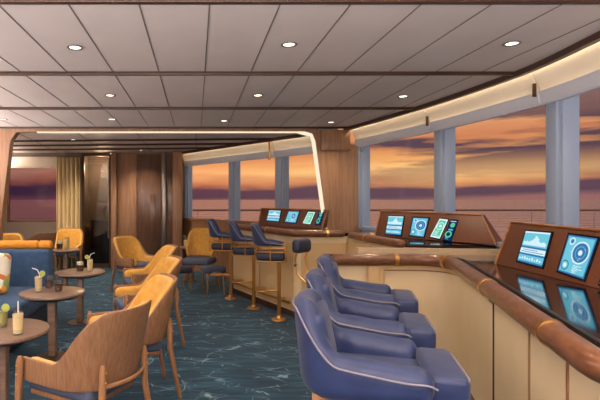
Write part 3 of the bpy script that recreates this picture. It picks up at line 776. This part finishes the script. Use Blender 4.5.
# ------------------------------------------------------------------ captain chairs
def captain():
    t = thing('captain_chair', '', 'chair', group='captain chairs at the nearest console')
    plan = catmull([(.22, .268), (.02, .275), (-.16, .262), (-.27, .19), (-.31, 0), (-.27, -.19), (-.16, -.262), (.02, -.275), (.22, -.268)], 8)
    zt = lambda u: 1.065-.205*sm((abs(u)-.19)/.30)-.025*sm((abs(u)-.5)/.4)
    zb = lambda u: .67+.01*sm((abs(u)-.5)/.5)
    th = lambda u: .095+.03*sm((abs(u)-.4)/.2)
    b = MB(); rim = shell(b, plan, zt, zb, th, lean=lambda u: .10*(1-sm((abs(u)-.1)/.6)), zref=.7, n=72, endr=.07)
    sh = b.build('backrest_shell', M['navy'], t, ang=60)
    MB().tube(rim, .0045, 6).build('piping', M['piping'], sh)
    m = Matrix.Translation((-.222, 0, .865)) @ Matrix.Rotation(-.20, 4, 'Y')
    MB().box((0, 0, 0), (.10, .40, .30), mtx=m, bev=.045, seg=5).build('back_pad', M['navy'], t, ang=70)
    MB().box((.03, 0, .70), (.42, .34, .12), bev=.03, seg=4).build('seat', M['navy'], t, ang=60)
    MB().box((.275, 0, .745), (.15, .42, .12), bev=.028, seg=4).build('seat_front', M['navy'], t, ang=60)
    MB().tube([(.342, -.195, .79), (.347, -.175, .797), (.347, .175, .797), (.342, .195, .79)], .004, 6).build('seat_piping', M['piping'], t)
    MB().box((.0, 0, .66), (.5, .42, .05), bev=.015).build('seat_frame', M['oak_leg'], t)
    MB().lathe([(0, 0), (.20, 0), (.21, .012), (.20, .03), (.08, .045), (.05, .07), (.045, .30), (.05, .60), (.12, .635), (0, .635)], n=28).build('pedestal', M['gold'], t)
    return t
cap = captain()
d20 = math.radians(-17)
place(cap, False, (.785, 2.14, 0), d20, 'navy captain chair in front, nearest the viewer')
place(cap, True, (1.0, 2.84, 0), d20, 'navy captain chair in the middle of the three at the near console')
place(cap, True, (1.26, 3.60, 0), d20, 'navy captain chair at the back of the three, nearest the panelled corner')

# ------------------------------------------------------------------ wooden tub chairs
def tub():
    t = thing('tub_chair', '', 'chair', group='oak tub chairs along the cocktail tables')
    plan = catmull([(.27, .27), (.10, .285), (-.10, .275), (-.235, .19), (-.285, 0), (-.235, -.19), (-.10, -.275), (.10, -.285), (.27, -.27)], 8)
    zt = lambda u: .89-.31*sm((abs(u)-.20)/.44)
    zb = lambda u: .44+.0*u
    ln = lambda u: .22*(1-sm((abs(u)-.1)/.7))
    b = MB(); shell(b, plan, zt, zb, .018, lean=ln, zref=.42, endr=.02); b.build('backrest_shell', M['oak'], t, ang=50)
    b = MB(); shell(b, plan, lambda u: zt(u)-.012, lambda u: .45, lambda u: .05+.03*sm((abs(u)-.5)/.3), lean=ln, zref=.42, inset=.019, endr=.08); b.build('lining', M['mustard'], t, ang=60)
    MB().box((.03, 0, .42), (.50, .45, .11), bev=.035, seg=4).build('seat', M['slate'], t, ang=60)
    MB().box((.03, 0, .355), (.46, .42, .03), bev=.008).build('seat_frame', M['oak_leg'], t)
    for sy in (1, -1):
        l = MB().tube([(.26, .31*sy, 0), (.25, .302*sy, .42), (.245, .30*sy, .56), (.245, .30*sy, .59)], [.014, .022, .021, .012], 10).build('leg', M['oak_leg'], t)
        MB().ball((.245, .323*sy, .54), .007, n=8).ball((.247, .323*sy, .49), .007, n=8).build('screw', M['brass'], l)
        l = MB().tube([(-.36, .21*sy, 0), (-.285, .195*sy, .38), (-.285, .19*sy, .56), (-.285, .19*sy, .60)], [.014, .022, .021, .012], 10).build('leg', M['oak_leg'], t)
        MB().ball((-.308, .19*sy, .555), .007, n=8).ball((-.308, .192*sy, .50), .007, n=8).build('screw', M['brass'], l)
    pts = [(-.285-.045*math.cos(a*PI/2), .19*a, .47) for a in np.linspace(-1, 1, 13)]
    MB().tube(pts, .013, 8, sq=.8).build('back_rail', M['oak_leg'], t)
    return t
tb = tub()
def face(dx, dy): return math.atan2(dy, dx)
place(tb, False, (-.66, 2.92, 0), face(-.87, .50), 'oak tub chair nearest the viewer, seen from behind')
for x, y, a, lb in ((-.53, 3.70, face(-.94, -.34), 'oak tub chair with mustard lining, directly behind the nearest one'),
                    (-.53, 4.95, face(-.94, -.34), 'third oak and mustard tub chair in the row, beside the second table'),
                    (-.62, 6.2, face(-.94, -.34), 'farthest oak and mustard tub chair in the row, beside the third table'),
                    (-.98, 7.75, face(.75, -.66), 'mustard tub chair facing right, before the wood panelled wall'),
                    (-3.28, 8.3, face(.3, -.95), 'mustard tub chair behind the sofa bolster, at the left edge'),
                    (-2.98, 8.95, face(-.8, .6), 'oak-backed tub chair behind the right half of the sofa bolster'),
                    (-2.60, 9.72, face(.1, -.99), 'mustard tub chair before the curtain, behind the farthest drinks table')):
    place(tb, True, (x, y, 0), a, lb)

# ------------------------------------------------------------------ dining style chairs by the far windows
def side_chair():
    t = thing('lounge_chair', '', 'chair')
    plan = catmull([(.05, .235), (-.08, .24), (-.20, .19), (-.245, 0), (-.20, -.19), (-.08, -.24), (.05, -.235)], 8)
    b = MB(); shell(b, plan, lambda u: .98-.30*sm((abs(u)-.36)/.5), lambda u: .50, .045, lean=lambda u: .18, zref=.5, endr=.1); b.build('backrest', M['mustard'], t, ang=60)
    MB().box((.03, 0, .44), (.48, .48, .10), bev=.035, seg=4).build('seat', M['slate'], t, ang=60)
    for sx_, sy in ((.2, .2), (.2, -.2), (-.2, .2), (-.2, -.2)):
        MB().tube([(sx_*1.15, sy*1.12, 0), (sx_, sy, .40)], [.010, .015], 8).build('leg', M['gold'], t)
    return t
sc_ = side_chair()
place(sc_, False, (.07, 8.3, 0), face(-.35, -.94), 'mustard-backed chair with grey seat by the far windows')
def ottoman(x, y, r, h, m, label):
    t = thing('stool', label, 'stool', (x, y, 0), .3)
    MB().box((0, 0, h-.05), (r*2, r*1.8, .10), bev=.035, seg=4).build('seat', m, t, ang=60)
    for sx_, sy in ((1, 1), (1, -1), (-1, 1), (-1, -1)):
        MB().tube([(sx_*r*.85, sy*r*.75, 0), (sx_*r*.7, sy*r*.62, h-.09)], [.010, .015], 8).build('leg', M['gold'], t)
ottoman(.27, 7.62, .17, .44, M['slate'], 'low grey stool with gold legs beside the mustard-backed chair')
ottoman(-.24, 7.85, .16, .40, M['navy_dark'], 'low dark navy stool under the small drinks table by the far windows')

# ------------------------------------------------------------------ bar stools
def bar_stool():
    t = thing('bar_stool', '', 'stool', group='navy bar stools at the far console')
    plan = catmull([(.17, .19), (.02, .205), (-.12, .185), (-.19, .10), (-.205, 0), (-.19, -.10), (-.12, -.185), (.02, -.205), (.17, -.19)], 6)
    zt = lambda u: 1.20-.21*sm((abs(u)-.24)/.34)-.03*sm((abs(u)-.6)/.4)
    zb = lambda u: .93+.0*u
    b = MB(); rim = shell(b, plan, zt, zb, .055, lean=lambda u: .15*(1-sm((abs(u)-.1)/.6)), zref=.9, n=44); sh = b.build('backrest', M['navy'], t, ang=60)
    MB().tube(rim, .004, 6).build('piping', M['piping'], sh)
    MB().box((.0, 0, .80), (.34, .36, .10), bev=.03, seg=3).build('seat', M['navy_dark'], t, ang=60)
    b = MB()
    for z in (.745, .86):
        b.tube([(.185, .19, z), (.185, -.19, z), (-.185, -.19, z), (-.185, .19, z), (.185, .19, z)], .008, 6)
    for x, y in ((.185, .19), (.185, -.19), (-.185, -.19), (-.185, .19), (0, .195), (0, -.195)): b.tube([(x, y, .74), (x, y, .95)], .008, 6)
    b.build('seat_frame', M['gold'], t)
    b = MB().tube([(-.10, 0, .742), (.10, 0, .742)], .02, 8); b.lathe([(.024, .0), (.024, .74)], c=(.10, 0, 0), n=14); b.build('post', M['gold'], t)
    MB().lathe([(0, 0), (.09, 0), (.092, .010), (.086, .020), (.04, .03), (.03, .06), (0, .06)], c=(.10, 0, 0), n=26).build('base', M['gold'], t)
    b = MB().tube([(.10, 0, .36), (-.10, 0, .36)], .014, 8); b.box((-.12, 0, .37), (.13, .26, .018), bev=.006); b.build('footrest', M['gold'], t)
    return t
bs = bar_stool()
rz = math.atan2(-.37, .93)
place(bs, False, (.93, 5.96, 0), rz*.5, 'navy bar stool at the far console, nearest the console corner')
place(bs, True, (.69, 6.58, 0), rz*.5, 'navy bar stool in the middle of the row at the far console')
place(bs, True, (.42, 7.22, 0), rz*.5, 'navy bar stool at the far end of the row, beside the mustard chair')

# high stool with open brass back
t = thing('high_stool', 'high stool with a navy pad on a curved brass back, behind the captain chairs', 'stool', (1.30, 4.98, 0), -.75)
MB().box((-.23, 0, 1.0), (.11, .27, .15), bev=.045, seg=4).build('back_pad', M['navy_dark'], t, ang=60)
for sy in (1, -1):
    MB().tube([(-.21, .11*sy, .98), (-.25, .10*sy, .85), (-.22, .10*sy, .70), (-.08, .10*sy, .60)], .011, 8).build('back_bar', M['gold'], t)
MB().ball((-.246, -.10, .80), .018, n=10).build('knob', M['navy_dark'], t)
MB().box((.05, .02, .60), (.30, .32, .09), bev=.03, seg=3).build('seat', M['navy_dark'], t, ang=60)
MB().lathe([(0, 0), (.16, 0), (.165, .012), (.155, .02), (.04, .035), (.028, .06), (.028, .56), (0, .56)], n=24).build('pedestal', M['gold'], t)

# ------------------------------------------------------------------ tables and sofa
def round_table(x, y, h, r, label, group='round cocktail tables beside the sofa'):
    t = thing('cocktail_table', label, 'table', (x, y, 0), group=group)
    MB().lathe([(0, h-.030), (r-.02, h-.030), (r-.004, h-.024), (r, h-.015), (r-.003, h-.002), (r-.008, h), (0, h)], n=56).build('table_top', M['table_wood'], t, ang=30)
    MB().lathe([(0, h-.05), (r-.06, h-.05), (r-.03, h-.03), (0, h-.03)], n=40).build('under_rim', M['dark_wood'], t)
    MB().box((0, 0, (h-.05)/2+.006), (.075, .075, h-.062), bev=.010).build('leg', M['table_wood'], t)
    MB().lathe([(0, 0), (.15, 0), (.15, .008), (0, .012)], n=28).build('base', M['dark_wood'], t)
TH = .62
round_table(-1.31, 3.25, TH, .305, 'round oak cocktail table at the left edge, nearest the viewer')
round_table(-1.365, 4.57, TH, .305, 'second round oak cocktail table, beside the blue sofa seat')
round_table(-1.41, 5.84, TH, .305, 'third round oak cocktail table, right of the sofa end')
round_table(-2.2, 8.1, .65, .24, 'farthest round table, in front of the gold curtain')
round_table(-.13, 8.85, .62, .17, 'small round table beside the mustard-backed chair by the far windows')

t = thing('sofa', 'long blue bench sofa with an orange bolster along its end backrest', 'sofa', (-2.3, 4.4, 0))
MB().box((-2.24, 4.2, .16), (.96, 3.0, .22), bev=.02).build('base', M['navy_dark'], t, world=True)
for k in range(3): MB().box((-2.21, 3.2+1.0*k, .37), (.98, .99, .20), bev=.05, seg=4).build('seat_cushion', M['sofa'], t, ang=60, world=True)
MB().box((-2.24, 5.82, .58), (.98, .22, .64), bev=.05, seg=4).build('end_backrest', M['sofa'], t, ang=60, world=True)
MB().box((-2.70, 4.2, .58), (.18, 3.0, .64), bev=.05, seg=4).build('side_backrest', M['sofa'], t, ang=60, world=True)
for a, c in ((-2.73, -1.905), (-1.90, -1.745)):
    MB().tube([(a, 5.82, .945), (a+.015, 5.82, .945), (c-.015, 5.82, .945), (c, 5.82, .945)], [.035, .052, .052, .035], 16).build('bolster', M['bolster'], t, world=True)
for x, y in ((-2.66, 2.8), (-1.82, 2.8), (-2.66, 5.6), (-1.82, 5.6)): MB().tube([(x, y, 0), (x, y, .06)], .03, 10).build('leg', M['dark_wood'], t, world=True)
b = MB(); b.box((0, 0, 0), (.42, .14, .44), bev=.065, seg=5); o = b.build('throw_cushion', M['cushion'], ang=70); o.location = (-2.235, 5.2, .70); o.rotation_euler = (-.12, .06, .15)
tag(o, 'round-edged patterned cushion in white, orange and green on the blue sofa', 'cushion')

# ------------------------------------------------------------------ drinks
def tall_drink(x, y, z, label, liquid='milk', h=.155, r=.036, straw=True, lime=None, sdir=(-.6, 0), foam=False):
    t = thing('tall_drink', label, 'drink', (x, y, z))
    MB().lathe([(0, 0), (r*.86, 0), (r*.9, .004), (r, h), (r-.003, h), (r*.86, .01), (0, .01)], n=20).build('glass', M['tumbler'], t)
    MB().lathe([(0, .011), (r*.85, .011), (r*.95, h*.86), (0, h*.86)], n=20).build('liquid', M[liquid], t)
    if foam: MB().lathe([(0, h*.862), (r*.93, h*.862), (r*.93, h*.98), (0, h)], n=18).build('foam', M['foam'], t)
    if straw:
        MB().tube([(.008, 0, .02), (-sdir[0]*.01, 0, h), (sdir[0]*.012, sdir[1]*.012, h+.045), (sdir[0]*.055, sdir[1]*.055, h+.06)], .0042, 8).build('straw', M['straw'], t)
    if lime is not None:
        m = Matrix.Translation((lime*r, 0, h+.008)) @ Matrix.Rotation(PI/2, 4, 'X')
        b = MB().lathe([(0, -.004), (.026, -.004), (.028, 0), (.026, .004), (0, .004)], n=20); bmesh.ops.transform(b.bm, matrix=m, verts=b.bm.verts[:]); b.build('lime_slice', M['lime'], t)
def short_drink(x, y, z, label, liquid='cola', h=.115, r=.038, top=None):
    t = thing('short_drink', label, 'drink', (x, y, z))
    MB().lathe([(0, 0), (r*.8, 0), (r*.88, .004), (r, h*.6), (r*.94, h), (r*.94-.003, h), (r*.97, h*.6), (r*.84, .012), (0, .012)], n=20).build('glass', M['tumbler'], t)
    MB().lathe([(0, .013), (r*.83, .013), (r*.94, h*.55), (r*.94, h*.68), (0, h*.68)], n=20).build('liquid', M[liquid], t)
    if top: MB().lathe([(0, h*.685), (r*.9, h*.685), (r*.86, h*.95), (0, h)], n=18).build('foam', M[top], t)
def tab(px, Y): return (px-196)*Y/480
tall_drink(tab(18, 3.12), 3.12, TH, 'milky cocktail with a straight white straw on the nearest table', sdir=(-.02, .1))
tall_drink(tab(2.5, 3.3), 3.3, TH, 'green-tinted drink at the left edge of the nearest table', 'green', h=.125, straw=False, lime=.6)
tall_drink(tab(38.5, 4.55), 4.55, TH, 'milky cocktail with bent straw and lime on the second table', lime=1.0, h=.165, sdir=(-1.1, 0))
short_drink(tab(58.5, 4.55), 4.55, TH, 'dark brown drink in a short glass on the second table')
short_drink(tab(49, 4.72), 4.72, TH, 'pale glass between cocktail and dark drink on the second table', 'cola', h=.13, r=.04)
tall_drink(tab(90, 5.84), 5.84, TH, 'milky cocktail with straw bent right on the third table', lime=-1.0, h=.165, sdir=(1.0, 0))
short_drink(tab(80, 5.80), 5.80, TH, 'foam-topped dark drink on the third table', top='foam', h=.125, r=.046)
tall_drink(tab(67, 8.05), 8.05, .65, 'tall yellow-cream drink on the farthest table before the curtain', h=.21, r=.042, straw=False)
short_drink(tab(59.5, 8.05), 8.05, .65, 'round foam-topped glass on the farthest table before the curtain', top='foam', h=.15, r=.055)
tall_drink(tab(185.5, 8.8), 8.8, .62, 'creamy drink with straw, left one on the small far table', h=.15, sdir=(-.8, 0))
tall_drink(tab(190, 8.85), 8.85, .62, 'creamy drink with straw, right one on the small far table', h=.16, sdir=(.9, 0))
